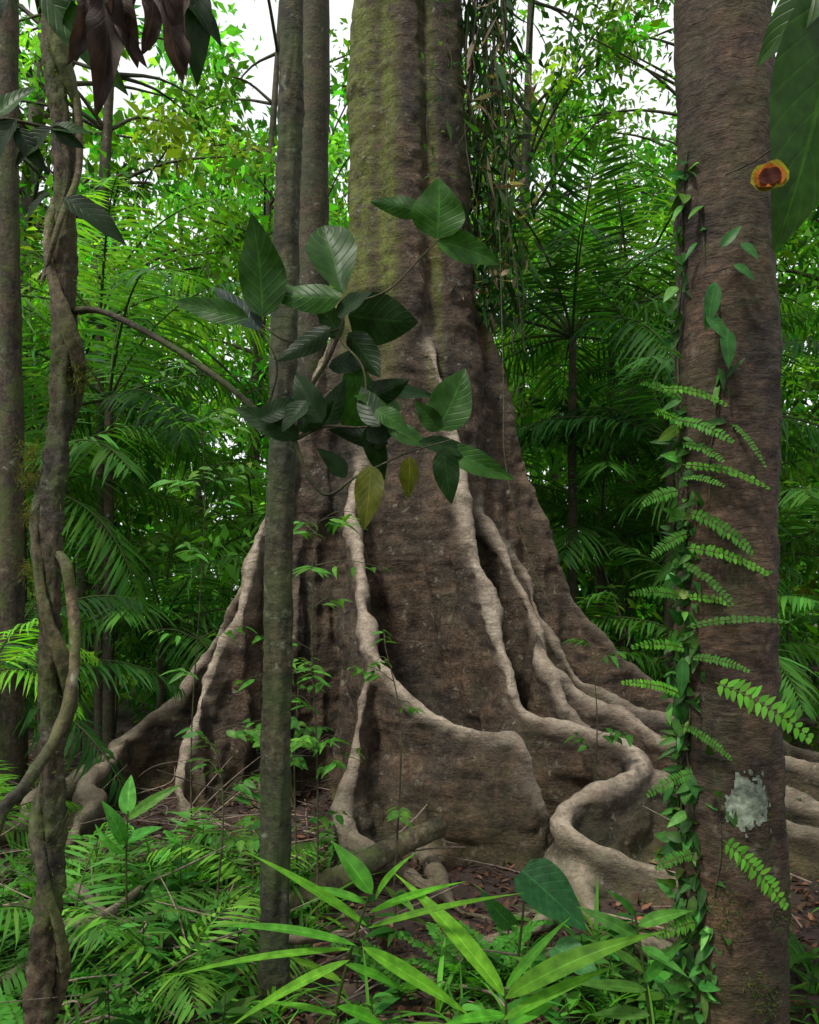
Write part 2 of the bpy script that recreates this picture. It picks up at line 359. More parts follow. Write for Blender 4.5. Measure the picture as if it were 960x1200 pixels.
# C : left buttresses
fin([(410,300,6.9),(402,330,6.85),(374,425,6.72),(350,490,6.62),(330,560,6.55),(305,620,6.48),(284,690,6.35),(254,765,6.2),(230,825,6.1),(216,875,6.0),(216,918,5.85),(232,958,5.75),(262,985,5.5)],1.05,.15,1.,.03)
fin([(410,450,7.),(335,545,6.95),(300,650,6.95),(262,728,6.95),(225,788,6.9),(185,832,6.7),(140,868,6.4),(95,900,6.0),(50,935,5.6),(0,965,5.2),(-90,1000,4.7)],1.3,.3,.8,.05)
fin([(410,520,6.8),(365,600,6.7),(338,720,6.45),(326,830,6.15),(316,900,5.9),(318,945,5.6)],.8,.5,.2,.05,.08)
fin([(150,862,6.45),(118,895,5.9),(100,940,5.4),(65,985,5.0),(0,1025,4.6),(-60,1060,4.3)],1.0,.1,.7,.05)
# D : right buttresses
fin([(540,540,6.8),(550,578,6.75),(572,615,6.6),(600,655,6.4),(622,715,6.2),(640,772,6.0),(690,815,5.85),(745,842,5.75),(790,862,5.6),(870,895,5.4),(960,940,5.2),(1060,985,4.9)],1.0,.12,.8,.05,.08)
fin([(550,590,6.95),(612,660,6.95),(640,730,6.7),(672,785,6.45),(730,820,6.3),(780,838,6.2),(860,862,6.1),(960,900,6.0),(1060,940,5.8)],.9,.2,.6,.05,.08)
fin([(540,320,7.05),(572,390,7.05),(590,450,7.1),(606,510,7.12),(640,620,7.15),(668,690,7.15),(702,742,7.15),(745,782,7.15),(795,815,7.1),(860,845,7.0),(960,878,6.9),(1080,915,6.8)],1.4,.2,.3,.03)
fin([(745,888,5.1),(765,905,5.05),(800,915,5.0),(860,935,4.9),(960,975,4.7),(1050,1015,4.5)],.85,.1,.7,.04)
fin([(628,735,6.1),(650,790,5.85),(668,830,5.7),(700,860,5.6),(760,888,5.4),(830,915,5.2),(900,930,5.1),(1000,955,5.)],.8,.1,.7,.04,.05)
for ax,ay,l in ((-.9,.8,2.6),(.1,1,2.2),(1,.7,2.8)):
    d=nrm(np.array([ax,ay]));pp=[]
    for s,z in ((.3,3.4),(.55,2.5),(.8,1.8),(1.1,1.2),(1.7,.6),(l,.15)):
        x=TC[0]+d[0]*s+.1*math.sin(s*4);y=TC[1]+d[1]*s;pp.append((x/y*960+480,700-(z-CAMH)/y*960,y))
    fin(pp,1.1,.2,.5)
root([G(668,1030,.05),G(690,1060,.05),G(700,1085,.03),G(770,1112,.03),G(830,1130,-.05)],[.09,.075,.06,.05,.03])
root([G(640,1020,.06),G(650,1060,.05),G(625,1090,.04),G(560,1110,.03),G(500,1150,.0)],[.07,.055,.045,.035,.02],.8)
root([G(470,985,.05),G(505,1015,.04),G(530,1060,.03),G(590,1080,.04),G(640,1060,.03)],[.06,.05,.04,.035,.03],.6)
root([G(500,1120,-.03),G(530,1105,.03),G(590,1128,.03),G(660,1120,.03),G(720,1140,-.04)],[.03,.035,.035,.03,.02],.5)
root([G(-30,1160,.02),G(60,1120,.05),G(130,1095,.05),G(200,1070,.03),G(260,1035,.0)],[.05,.055,.05,.045,.04],.7)
root([G(-30,1090,.02),G(50,1062,.05),G(120,1040,.04),G(190,1020,.03)],[.05,.05,.05,.04],.4)
root([G(910,960,.05),G(950,985,.06),G(1000,1000,.05)],[.06,.06,.05],.6)
me=bpy.data.meshes.new('tree_raw');me.from_pydata(np.concatenate(tv).tolist(),[],tf);me.update()
raw=bpy.data.objects.new('raw',me);scene.collection.objects.link(raw)
md=raw.modifiers.new('r','REMESH');md.mode='VOXEL';md.voxel_size=.020;md.use_smooth_shade=True
ms=raw.modifiers.new('s','SMOOTH');ms.factor=.5;ms.iterations=5
dg=bpy.context.evaluated_depsgraph_get();tm=bpy.data.meshes.new_from_object(raw.evaluated_get(dg))
bpy.data.objects.remove(raw,do_unlink=True)
nv=len(tm.vertices);co=np.empty(nv*3,'f');tm.vertices.foreach_get('co',co);co=co.reshape(-1,3).astype(float)
no=np.empty(nv*3,'f');tm.vertices.foreach_get('normal',no);no=no.reshape(-1,3).astype(float)
kd=kdtree.KDTree(len(ridges))
for i_,(p,br) in enumerate(ridges):kd.insert(p,i_)
kd.balance()
rd=np.zeros(nv);dsp=np.zeros(nv);mo=np.zeros(nv)
for i_ in range(nv):
    p=co[i_]
    if p[2]<5:
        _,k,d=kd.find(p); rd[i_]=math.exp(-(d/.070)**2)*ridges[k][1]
    v=Vector(p)
    dsp[i_]=.042*noise.noise(v*1.6)+.028*noise.noise(v*4.5)+.014*noise.noise(v*13)+.007*noise.noise(Vector((p[0]*4,p[1]*4,p[2]*20)))
    mo[i_]=max(0,min(1,(p[2]-3.0)/1.2))*max(0,min(1,-no[i_,0]*1.6+.25))+.9*max(0,min(1,no[i_,0]*1.0-.4))*max(0,min(1,(p[2]-4)/1.5))+.22*max(0,min(1,(.5-p[2])*2))
co+=no*dsp[:,None];tm.vertices.foreach_set('co',co.astype('f').ravel())
for nm,ar in (('ridge',rd),('moss',mo)):
    a=tm.attributes.new(nm,'FLOAT','POINT');a.data.foreach_set('value',ar.astype('f'))
tm.materials.clear();tm.materials.append(M_BIG);tm.update()
tree=empty('buttress_tree')
o=bpy.data.objects.new('trunk_and_buttresses',tm);scene.collection.objects.link(o);o.parent=tree
lb=Bag();cb=Bag();cc=[]
for k in range(8):
    a=k*2.4+.4;l=rng.uniform(2.5,4.5);z=13+k*.1
    e=np.array([TC[0]+math.cos(a)*l,TC[1]+1.5+math.sin(a)*l,z+rng.uniform(2,4)])
    tube(lb,[[TC[0],TC[1],z],[TC[0]+math.cos(a)*l*.4,TC[1]+math.sin(a)*l*.4,z+1],e],[.22,.14,.04],8)
    for _ in range(4):cc.append(e+rng.normal(0,1.0,3))
cc=np.array(cc);cloud(cb,cc,np.full(len(cc),1.1),70,.25,jitter((.035,.085,.018),len(cc)))
lb.build('limbs',M_BGT,tree);cb.build('crown_foliage',M_FOL,tree)

# ------------------------------------------------------------ nearer trunks
def slender(name,pts,rads,mat,n=28,rough=.16,crown=True,cz=9.,sub=14,knob=0.):
    e=empty(name);b=Bag();tube(b,pts,rads,n,sub=sub,rough=rough,knob=knob);b.build('trunk',mat,e)
    if crown:
        top=np.asarray(pts[-1]);lb=Bag();cb=Bag();cc=[]
        for k in range(5):
            a=k*2.4;t=top+np.array([math.cos(a)*1.2,math.sin(a)*1.2,rng.uniform(.2,1.6)])
            tube(lb,[top-[0,0,.6],(top+t)/2+[0,0,.1],t],[rads[-1]*.7,.03,.01],6)
            cc+= [t+rng.normal(0,.35,3) for _ in range(2)]
        cc=np.array(cc);cloud(cb,cc,np.full(len(cc),.6),40,.16,jitter((.03,.08,.015),len(cc)))
        lb.build('limbs',mat,e);cb.build('crown_foliage',M_FOL,e)
    return e
RT=slender('slender_tree',[[1.04,2.6,-.1],S(860,1200,2.6),S(856,900,2.6),S(852,600,2.6),S(850,300,2.6),S(847,0,2.6),[.99,2.6,5.5],[1.0,2.65,11.]],[.18,.158,.155,.153,.15,.143,.12,.08],M_RT,56,.11,sub=44,knob=.05)
bvh=None
for ch in RT.children:
    if ch.name.startswith('trunk'):
        bvh=BVHTree.FromPolygons([v.co[:] for v in ch.data.vertices],[p.vertices[:] for p in ch.data.polygons])
def onbark(x,z,offs=.002):
    r=bvh.ray_cast(Vector((x,1.5,z)),Vector((0,1,0)))
    return None if r[0] is None else np.array(r[0]+r[1]*(offs if r[1].y<0 else -offs))
slender('slender_tree',[G(322,1178,-.02),S(322,1100,3.2),S(325,800,3.2),S(330,500,3.22),S(338,200,3.25),S(342,0,3.25),[-.45,3.3,6],[-.4,3.3,11]],[.066,.055,.052,.05,.047,.045,.04,.03],M_GREY,30,.25,sub=34,knob=.15)
slender('slender_tree',[[-1.02,8.05,0],[-1.0,8.0,2],[-.96,8.0,4.2],[-.95,8.05,7],[-.9,8,12]],[.2,.17,.165,.16,.12],M_BGT,20,.12)
slender('slender_tree',[[-2.95,6,0],[-2.93,6,2],S(8,300,6.),S(5,0,6.),[-3,6,10]],[.12,.1,.095,.09,.07],M_VB,18,.15)

# vine-wrapped tree (left)
vt=empty('vine_wrapped_tree');b=Bag()
vp=[[-1.2,2.6,-.05],S(45,1200,2.6),S(60,1050,2.6),S(62,900,2.6),S(58,750,2.6),S(62,600,2.6),S(72,450,2.6),S(76,300,2.6),S(72,150,2.6),S(62,0,2.6),[-1.1,2.6,5],[-1.0,2.7,7]]
tube(b,vp,[.06,.046,.038,.034,.034,.034,.034,.034,.030,.03,.035,.03],22,sub=26,rough=.45,knob=.35)
b.build('trunk',M_VB,vt)
cl=catmull(vp,10);b=Bag();pp=[];rr=[]
for i_,p in enumerate(cl[10:98]):
    a=-i_*.27+1.2+.3*math.sin(i_*.17);rad=.050+.006*math.sin(i_*.3);pp.append(p+[math.cos(a)*rad,math.sin(a)*rad,.0]);rr.append(.019+.005*math.sin(i_*.5))
tube(b,pp,rr,14,sub=5,rough=.45,knob=.3)
tube(b,[S(60,640,2.64),S(76,660,2.54),S(84,700,2.54),S(88,770,2.5),S(72,850,2.45),S(30,920,2.4),S(-10,985,2.35),[-1.3,2.2,.2],[-1.3,2.0,0]],[.008,.014,.015,.015,.016,.017,.018,.02,.018],12,rough=.4,knob=.3,sub=14)
tube(b,[S(78,60,2.62),S(90,120,2.6),S(92,200,2.60),S(70,260,2.54),S(50,330,2.56)],[.006,.010,.011,.010,.006],8,rough=.3)
b.build('twining_vine',M_LI,vt)
b=Bag()
idx=rng.integers(15,95,2600);B=cl[idx]+rng.normal(0,.014,(2600,3))+nrm(rng.normal(size=(2600,3))*[1,1,.1])*.042
leaves(b,B,rng.normal(size=(2600,3))+[0,0,-.3],rng.normal(size=(2600,3)),rng.uniform(.01,.03,2600),.0035,jitter((.065,.095,.018),2600),'needle',2,2)
cloudC=np.array([S(36,560,2.6),S(36,530,2.6),S(42,600,2.6),S(40,670,2.6),S(95,440,2.6)])
k=1600;B=cloudC[rng.integers(0,5,k)]+rng.normal(0,.018,(k,3));leaves(b,B,rng.normal(size=(k,3))+[0,0,-.5],rng.normal(size=(k,3)),rng.uniform(.015,.035,k),.003,jitter((.08,.09,.02),k),'needle',2,2)
b.build('moss',M_FOL,vt)

# ------------------------------------------------------------ broad-leaved branch across the middle
br=empty('leafy_branch');b=Bag();bc=(.05,.045,.03)
tube(b,[S(75,368,2.62),S(110,363,2.56),S(150,378,2.5),S(210,412,2.45),S(270,455,2.42),S(310,490,2.4),S(345,515,2.4)],[.012,.010,.009,.009,.009,.010,.011],10,bc,rough=.3,knob=.2,sub=10)
tube(b,[S(345,515,2.4),S(362,460,2.38),S(385,420,2.36),S(400,385,2.34),S(408,360,2.34),S(455,340,2.3),S(490,305,2.3),S(515,280,2.3)],[.009,.007,.006,.005,.004,.003,.0025,.002],7,bc)
tube(b,[S(345,515,2.4),S(362,560,2.38),S(385,580,2.36),S(415,560,2.34),S(440,548,2.32),S(480,530,2.3),S(530,515,2.28)],[.008,.006,.005,.004,.003,.0025,.002],7,bc)
tube(b,[S(345,515,2.4),S(380,500,2.38),S(430,500,2.36),S(470,480,2.3)],[.008,.005,.003,.002],6,bc)
tube(b,[S(310,490,2.4),S(325,430,2.4),S(305,385,2.42)],[.005,.003,.002],6,bc)
tube(b,[S(400,385,2.34),S(340,400,2.36),S(300,375,2.4)],[.004,.003,.002],6,bc)
tube(b,[S(400,400,2.34),S(425,430,2.3),S(430,470,2.3)],[.004,.003,.002],6,bc)
b.build('branch',M_VB,br)
LV=[(308,372,306,260,62,0),(402,345,380,260,58,0),(512,280,520,211,62,0),(512,283,588,298,38,0),(495,248,440,232,26,0),(303,388,256,335,40,2),(292,374,198,350,30,0),
(400,348,315,352,36,0),(408,370,488,382,62,1),(388,384,328,424,28,1),(408,390,448,442,38,1),(412,415,432,522,50,0),(513,504,552,435,52,0),(430,452,512,466,26,1),(350,512,275,478,32,1),
(378,495,340,438,34,1),(520,525,526,588,32,1),(525,525,594,564,30,0),(490,518,572,528,24,1),(480,535,481,583,26,3),(434,545,434,616,36,3),(446,500,416,452,32,1),(455,520,392,500,26,1),
(470,480,420,462,26,0),(380,500,404,450,28,1),(430,470,478,445,28,1),(305,490,352,470,26,1),(400,395,370,352,30,1),(430,500,455,560,26,1),(515,505,490,470,26,0),(385,430,445,415,26,1),(440,480,480,500,28,0),
(360,470,330,500,28,1),(395,370,430,340,28,1),(350,505,395,470,26,1),(405,560,380,520,24,1),(430,515,470,490,30,1),(455,500,500,520,26,0)]
LC={0:(.022,.076,.010),1:(.009,.029,.006),2:(.015,.030,.025),3:(.085,.10,.010)}  # dark greens have the leaves' backlit shade put into the colour
b=Bag()
for k,(x0,y0,x1,y1,w,t) in enumerate(LV):
    d=2.34+rng.uniform(-.08,.08);A=S(x0,y0,d);E=S(x1,y1,d+rng.uniform(-.06,.06))
    Nn=np.array([rng.normal(0,.25),-1.0 if rng.random()<.7 else .9,rng.uniform(-.1,.5)]);Lh=np.linalg.norm(E-A)
    leaves(b,A,E-A,Nn,Lh*1.05,w/960*d*rng.uniform(1.02,1.18),np.array(LC[t])*rng.uniform(.75,1.35),'obovate' if w>45 and k%2 else 'ovate',14,7,rng.uniform(.1,.55),rng.uniform(.08,.3),.1,rng.uniform(-.12,.12))
b.build('leaves',M_NEAR,br)

# ------------------------------------------------------------ overhanging leaves (top corners)
oh=empty('overhanging_dead_leaves');b=Bag()
tube(b,[S(-60,-60,2.0),S(60,-25,1.95),S(140,-20,1.9),S(230,-30,1.9)],[.012,.01,.007,.004],7);b.build('twig',M_VB,oh)
b=Bag()
for x0,y0,x1,y1,w in ((120,-15,148,112,62),(100,-12,112,72,45),(150,-15,128,60,38),(190,-22,204,88,50),(178,-20,188,60,40),(212,-20,216,70,34),(135,-15,160,70,40)):
    A=S(x0,y0,1.92+rng.uniform(-.04,.04));E=S(x1,y1,1.92+rng.uniform(-.05,.05));leaves(b,A,E-A,(rng.normal(0,.8),-1,.3),np.linalg.norm(E-A),w/960*2.1,np.array((.070,.056,.051))*rng.uniform(.5,1.5),'ovate',26,13,.8,.8,.6,rng.uniform(-.3,.3))
b.build('dead_leaves',M_DEAD,oh)
ov=empty('overhanging_branch');b=Bag()
tube(b,[S(-80,-40,2.15),S(20,-20,2.1),S(90,-15,2.1)],[.012,.01,.006],7);tube(b,[S(-60,150,2.2),S(0,140,2.2),S(60,150,2.25)],[.009,.006,.004],7)
tube(b,[S(60,150,2.25),S(80,200,2.25),S(75,235,2.25)],[.004,.003,.003],6);b.build('twig',M_VB,ov)
b=Bag()
for x0,y0,x1,y1,w,c in ((50,-10,140,100,48,0),(60,150,10,190,30,1),(20,140,-40,215,44,1),(60,150,95,175,20,1),(75,232,150,275,38,1),(20,-20,-20,40,50,1),(90,-15,60,30,30,0),(-10,140,40,95,30,0),(200,-25,265,40,40,1),(60,225,20,260,26,1),(60,150,105,150,22,0),(230,-25,225,90,44,1),(20,150,50,200,26,1)):
    A=S(x0,y0,2.15);E=S(x1,y1,2.15);leaves(b,A,E-A,(rng.normal(0,.4),-1,.5),np.linalg.norm(E-A),w/960*2.15,np.array(LC[c])*.8,'ovate',12,5,.4,.3,.1,rng.uniform(-.1,.1))
b.build('leaves',M_NEAR,ov)
tr=empty('overhanging_large_leaf');b=Bag()
tube(b,[S(1080,-150,1.8),S(1020,-60,1.8),S(985,-20,1.8)],[.012,.008,.005],7)
tube(b,[S(985,-20,1.8),S(975,60,1.85),S(940,140,1.9),S(890,185,1.95),S(850,205,2.0)],[.003,.003,.003,.002,.002],6);b.build('twig',M_VB,tr)
b=Bag()
A=S(985,-30,1.8);E=S(950,285,1.8);leaves(b,A,E-A,(.2,-1,.2),np.linalg.norm(E-A),.29,(.022,.070,.007),'ovate',18,9,.3,.15,.06,.05)
A=S(1000,-60,1.75);E=S(885,60,1.8);leaves(b,A,E-A,(.1,-1,.6),np.linalg.norm(E-A),.13,(.020,.062,.007),'ovate',16,7,.4,.2,.06)
b.build('leaf',M_NEAR,tr)
b=Bag()
for k,(r,c) in enumerate(((22,(.20,.19,.012)),(18,(.26,.075,.006)),(13,(.05,.010,.005)))):
    A=S(903+r,206-r*.25,1.76-.006*k);E=S(903-r,206+r*.25,1.76-.006*k);leaves(b,A,E-A,(0,-1,.1),np.linalg.norm(E-A),r*1.6/960*1.76,c,'round',16,9,.2,.1,.22)
b.build('decaying_leaf',M_DEAD,tr)

# ------------------------------------------------------------ palms
def frond(bag,base,az,el,L,droop,nl,Ll,Wl,col,stem=None,hang=.5):
    s=np.linspace(0,1,14);ang=el-droop*s**1.2;st=L/13
    h=np.concatenate([[0],np.cumsum(np.cos(ang[:-1])*st)]);z=np.concatenate([[0],np.cumsum(np.sin(ang[:-1])*st)])
    P=np.stack([base[0]+h*math.cos(az),base[1]+h*math.sin(az),base[2]+z],-1)
    tube(stem or bag,P,np.linspace(.016,.003,14)*L/2,5,(.06,.09,.03),sub=1)
    u=np.linspace(.14,.99,nl);Q=np.stack([np.interp(u,s,P[:,k]) for k in range(3)],-1)
    T=nrm(np.stack([np.interp(u,s,np.gradient(P[:,k])) for k in range(3)],-1))
    side=np.array([-math.sin(az),math.cos(az),0]);up=nrm(np.cross(T,side));up=np.where(up[:,2:3]<0,-up,up)
    lf=Ll*np.sin(np.pi*(u*.82+.14))**.6
    for sg in (-1,1):
        f=(.35+.7*u)[:,None]
        D=side*sg*1.0+T*f+up*rng.normal(.1,.12,(nl,1))+[0,0,-hang*.4]+rng.normal(0,.07,(nl,3))
        leaves(bag,Q,D,up+rng.normal(0,.15,(nl,3)),lf*rng.uniform(.85,1.1,nl),Wl,jitter(col,nl,.15,.08),'lance',3,2,hang*rng.uniform(.7,1.4,nl),0)
def palm(name,base,h,nf,L,col,trunk_r=.05,Ll=None,elmin=-.1,elmax=1.3,nl=34,droop=1.3,lean=(0,0),wl=.038,hang=.7):
    e=empty(name);b=Bag();top=np.array([base[0]+lean[0],base[1]+lean[1],h])
    if h>.5:
        bb=Bag();tube(bb,[[base[0],base[1],-.05],[base[0]+lean[0]*.4,base[1]+lean[1]*.4,h*.5],top],[trunk_r*1.2,trunk_r,trunk_r*.8],12,sub=10,rough=.1);bb.build('trunk',M_BGT,e)
    o=rng.uniform(0,6)
    for k in range(nf):
        t=(k+.5)/nf
        frond(b,top,o+k*2.4+rng.normal(0,.15),elmin+(elmax-elmin)*t+rng.normal(0,.1),L*rng.uniform(.8,1.1),droop*rng.uniform(.7,1.3),nl,Ll or L*.28,wl,np.array(col)*rng.uniform(.55,1.5),hang=hang)
    b.build('fronds',M_PALM,e)
pc=(.055,.17,.026);pb=(.10,.26,.03);pd=(.03,.10,.022)
for q in (((-3.4,9),4.6,14,2.5,pb),((-3.6,7.6),2.6,13,2.1,pc),((-2.6,8.6),1.3,12,1.9,pc),((-4.6,10.5),3.4,13,2.6,pb),((-2.0,10.5),2.4,12,2.2,pb),((-3.2,6.3),.9,11,1.6,pd),((-2.9,7.9),3.5,12,2.0,pd),
          ((1.75,8.8),4.4,16,2.4,pd),((2.9,10.8),5.4,15,2.7,pb),((2.2,9.4),2.2,14,2.2,pc),((3.7,8.6),2.0,13,2.1,pc),((3.1,12),4.0,14,2.8,pb),((4.2,11),3.0,13,2.6,pb),((1.0,10),3.0,10,2.2,pc),
          ((3.0,7.9),1.0,12,1.6,pc),((4.8,12.5),6.5,13,2.8,pb),((1.6,8.5),.8,10,1.5,pc),((2.6,8.2),3.2,13,2.1,pd)):
    palm('palm_tree',*q)
palm('palm_seedling',(-2.55,4.9),.2,8,.7,pb,Ll=.24,wl=.022,nl=22)
palm('palm_seedling',(-1.25,4.6),.1,8,.6,pc,Ll=.22,wl=.022,nl=18)
palm('palm_seedling',(-.8,4.2),.12,9,.55,pb,Ll=.2,wl=.02,nl=18)
palm('palm_seedling',(-1.5,3.6),.05,9,.75,pc,Ll=.26,wl=.022,nl=22)
palm('palm_seedling',(-.95,3.3),.03,8,.6,pb,Ll=.22,wl=.02,nl=18)
palm('palm_seedling',(-2.5,4.9),1.15,7,.75,(.13,.34,.03),.015,Ll=.26,wl=.02,nl=22)

# ------------------------------------------------------------ background trees, with unseen shade trees added
def bgtree(x,y,h,r,cr,ncl,per,size,col,z0=.45,sp=.9):
    e=empty('forest_tree');b=Bag();lean=rng.normal(0,.4,2)
    P=[[x,y,-.1],[x+lean[0]*.3,y+lean[1]*.3,h*.4],[x+lean[0],y+lean[1],h*.95]];tube(b,P,[r*1.2,r,r*.35],10,sub=8,rough=.15)
    cc=[];path=catmull(P,8)
    for k in range(ncl):
        s=rng.uniform(z0,1);p=path[min(len(path)-1,int(s*(len(path)-1)))]
        a=rng.uniform(0,6.28);l=cr*rng.uniform(.25,1)*(1.15-.5*abs(s-.7))
        c=p+np.array([math.cos(a)*l,math.sin(a)*l,rng.uniform(.2,1.2)]);cc.append(c)
        tube(b,[p,(p+c)/2+[0,0,.15],c],[r*.3,r*.18,.012],5,sub=3)
    cc=np.array(cc);cb=Bag();cloud(cb,cc,rng.uniform(.45,1.0,len(cc))*sp,per,size,jitter(col,len(cc),.5,.2))
    b.build('trunk_and_limbs',M_BGT,e);cb.build('crown_foliage',M_FOL,e)
g1=(.068,.205,.018);g2=(.04,.135,.016);g3=(.105,.26,.025)
for q in ((-5.2,13,12,.13,2.4,40,85,.17,g1),(-3.0,15,13,.11,2.4,32,85,.17,g3),(-7.5,15,15,.2,3.0,46,85,.18,g2),(-1.6,13,9,.07,1.6,28,85,.16,g1),(-4.0,11,7,.06,1.5,24,85,.15,g1),
          (1.9,15,14,.12,2.2,38,85,.17,g1),(4.3,14,11,.12,2.3,40,85,.17,g2),(6.8,13,14,.18,3.0,46,85,.18,g1),(3.2,18,14,.12,2.5,40,80,.18,g3),(5.4,10,9,.08,1.8,32,85,.15,g2),
          (7.8,19,17,.2,3.2,46,80,.2,g1),(-11,20,18,.2,3.4,46,80,.2,g3),(.6,20,17,.2,3,44,80,.2,g3),(2.6,11.5,7.5,.05,1.2,20,85,.14,g1),(-6.5,9.5,8,.1,2,34,85,.16,g2),(6.5,8,7,.1,1.8,32,85,.16,g2),
          (4.2,-5,13,.16,3,24,50,.32,g2),(.5,-8,13,.16,3.2,24,50,.32,g2),(5.5,3.8,12,.14,2.4,24,55,.28,g2)):  # unseen trees behind and beside the camera, added to shade the foreground
    bgtree(*q)
b=Bag();k=1250;Y=rng.uniform(19,34,k);X=rng.uniform(-1,1,k)*(Y*.62+3)
top=np.array([14.5+5*noise.noise(Vector((x*.22,3,1)))*1.8+(y-19)*.25-6.5*math.exp(-((x+8.5)/2.0)**2)-4.5*math.exp(-((x-6.6)/1.8)**2) for x,y in zip(X,Y)]);Z=rng.uniform(0,1,k)**.85*top
cloud(b,np.stack([X,Y,Z],-1),rng.uniform(.6,1.3,k),60,.30,jitter((.095,.25,.035),k,.55,.25),asp=.5)  # lighter green puts distance haze into the leaf colour
k=330;Y=rng.uniform(17,23,k);X=rng.uniform(-1,1,k)*(Y*.6+3);Z=rng.uniform(0,6,k)
cloud(b,np.stack([X,Y,Z],-1),rng.uniform(.7,1.2,k),60,.32,jitter((.065,.18,.028),k,.6,.25),asp=.55)
b.build('distant_forest_foliage',M_FOL)
bt=Bag()
for _ in range(22):
    y=rng.uniform(16,30);x=rng.uniform(-1,1)*y*.6;h=rng.uniform(7,12);l=rng.normal(0,.8);r=rng.uniform(.03,.10)
    tube(bt,[[x,y,0],[x+l*.5,y,h*.5],[x+l,y,h]],[r,r*.8,r*.4],7,(.1,.085,.06),sub=4,rough=.1)
bt.build('distant_tree_trunks',M_BGT)
b=Bag();k=560;Y=rng.uniform(8.6,19,k);X=rng.uniform(-1,1,k)*(Y*.6+2);keep=(np.abs(X)>1.2)|(Y>9.4);X,Y=X[keep],Y[keep];k=len(X)
Z=rng.uniform(0,1,k)**1.3*(2.0+.22*Y);cloud(b,np.stack([X,Y,Z],-1),rng.uniform(.35,.75,k),75,.15,jitter((.06,.175,.020),k,.7,.2),asp=.42);
b.build('understory_foliage',M_FOL)
bt=Bag();bl=Bag()
for _ in range(26):
    y=rng.uniform(7.8,12);x=rng.choice([-1,1])*rng.uniform(.26,.58)*y;h=rng.uniform(1.5,5.5);l=rng.normal(0,.6,2);r=rng.uniform(.010,.022)
    P=np.array([[x,y,0],[x+l[0]*.4,y+l[1]*.4,h*.5],[x+l[0],y+l[1],h]]);tube(bt,P,[r,r*.7,.005],6,sub=5,rough=.1)
    q=catmull(P,20)[8:];nl=90;B=q[rng.integers(0,len(q),nl)]+rng.normal(0,.24,(nl,3));leaves(bl,B,rng.normal(size=(nl,3))+[0,0,-.2],rng.normal(size=(nl,3))*.5+[0,0,1],rng.uniform(.1,.22,nl),rng.uniform(.035,.07,nl),jitter((.075,.21,.022),nl,.4),'ovate',3,3,.6,.3)
e=empty('sapling_thicket');bt.build('stems',M_BGT,e);bl.build('leaves',M_FOL,e)

# ------------------------------------------------------------ hanging vines beside the big trunk
hv=empty('hanging_vines');b=Bag();bl=Bag()
for k in range(22):
    x=rng.uniform(.48,.92);y=rng.uniform(6.6,7.4);z1=rng.uniform(3.9,6.2)
    pp=[[x,y,9]];z=9
    while z>z1:
        z-=.6;pp.append([x+rng.normal(0,.06),y+rng.normal(0,.05),z])
    tube(b,pp,rng.uniform(.003,.011),5,sub=3)
b.build('stems',M_VB,hv)
n=1500;z=rng.uniform(4.0,8.5,n);B=np.stack([rng.normal(.70,.15,n),rng.uniform(6.6,7.4,n),z],-1);dead=rng.random(n)<.22
c=jitter((.02,.06,.014),n,.5);c[dead]=jitter((.24,.18,.13),int(dead.sum()),.4,.05)
leaves(bl,B,rng.normal(size=(n,3))*.5+[0,0,-.8],rng.normal(size=(n,3)),rng.uniform(.08,.4,n),rng.uniform(.015,.06,n),c,'lance',3,2,.5,0)
bl.build('hanging_leaves',M_PALM,hv)
b=Bag();bl=Bag()
for k in range(5):
    x0=rng.uniform(.2,.42);pp=[[x0+rng.normal(0,.08),6.46+.03*rng.normal(),z] for z in np.arange(4.6+k*.3,9,.3)];tube(b,pp,rng.uniform(.002,.004),5,(.3,.25,.2),sub=4)
    q=np.array(pp);q=q[rng.integers(0,len(q),22)]+rng.normal(0,.05,(22,3));leaves(bl,q,rng.normal(size=(22,3)),rng.normal(size=(22,3))+[0,-.5,.5],.07,.035,jitter((.04,.10,.02),22),'ovate',3,3)
tube(b,[S(585,250,6.6),S(590,450,6.3),S(592,540,6.1),S(615,640,6.0),S(650,720,5.9)],.004,5)
e=empty('climbing_vine');b.build('stems',M_BGT,e);bl.build('leaves',M_FOL,e)

# ------------------------------------------------------------ climbers and ferns on right trunk
cv=empty('climbing_vine');b=Bag();bl=Bag()
def trunk_pt(py,ang,r=.165):
    c=S(848+10*py/1200,py,2.6);return c+np.array([math.sin(ang)*r,-math.cos(ang)*r,0])
st=[]
for k,(a0,y0,y1) in enumerate(((-1.3,1290,180),(-1.5,1290,480),(-1.1,1290,560),(-.75,1290,200))):
    pp=[trunk_pt(y,a0+.22*math.sin(y*.011+k)+rng.normal(0,.05),.158) for y in range(y0,y1,-50)];tube(b,pp,.003,6);st.append(catmull(pp,6))
b.build('stems',M_VB,cv)
for k,(s_,nl) in enumerate(zip(st,(130,210,170,34))):
    i_=rng.integers(0,len(s_),nl);B=s_[i_]+rng.normal(0,.014,(nl,3))
    leaves(bl,B,rng.normal(size=(nl,3))*.7+[-.45,-.5,-.5],rng.normal(size=(nl,3))*.5+[-.3,-1,.5],rng.uniform(.03,.09,nl),rng.uniform(.016,.045,nl),jitter((.032,.11,.02),nl,.45),'ovate',6,3,.5,.25)
for x0,y0,x1,y1,w in ((838,330,830,385,22),(850,385,858,430,22),(868,285,892,300,16),(860,310,888,325,15),(828,370,856,395,22),(800,770,800,820,18),(845,290,870,260,14)):
    A=S(x0,y0,2.4);E=S(x1,y1,2.38);leaves(bl,A,E-A,(0,-1,.5),np.linalg.norm(E-A),w/960*2.4,(.03,.12,.028),'ovate',8,5,.4,.25)
bl.build('leaves',M_NEAR,cv)
fe=empty('climbing_fern');b=Bag()
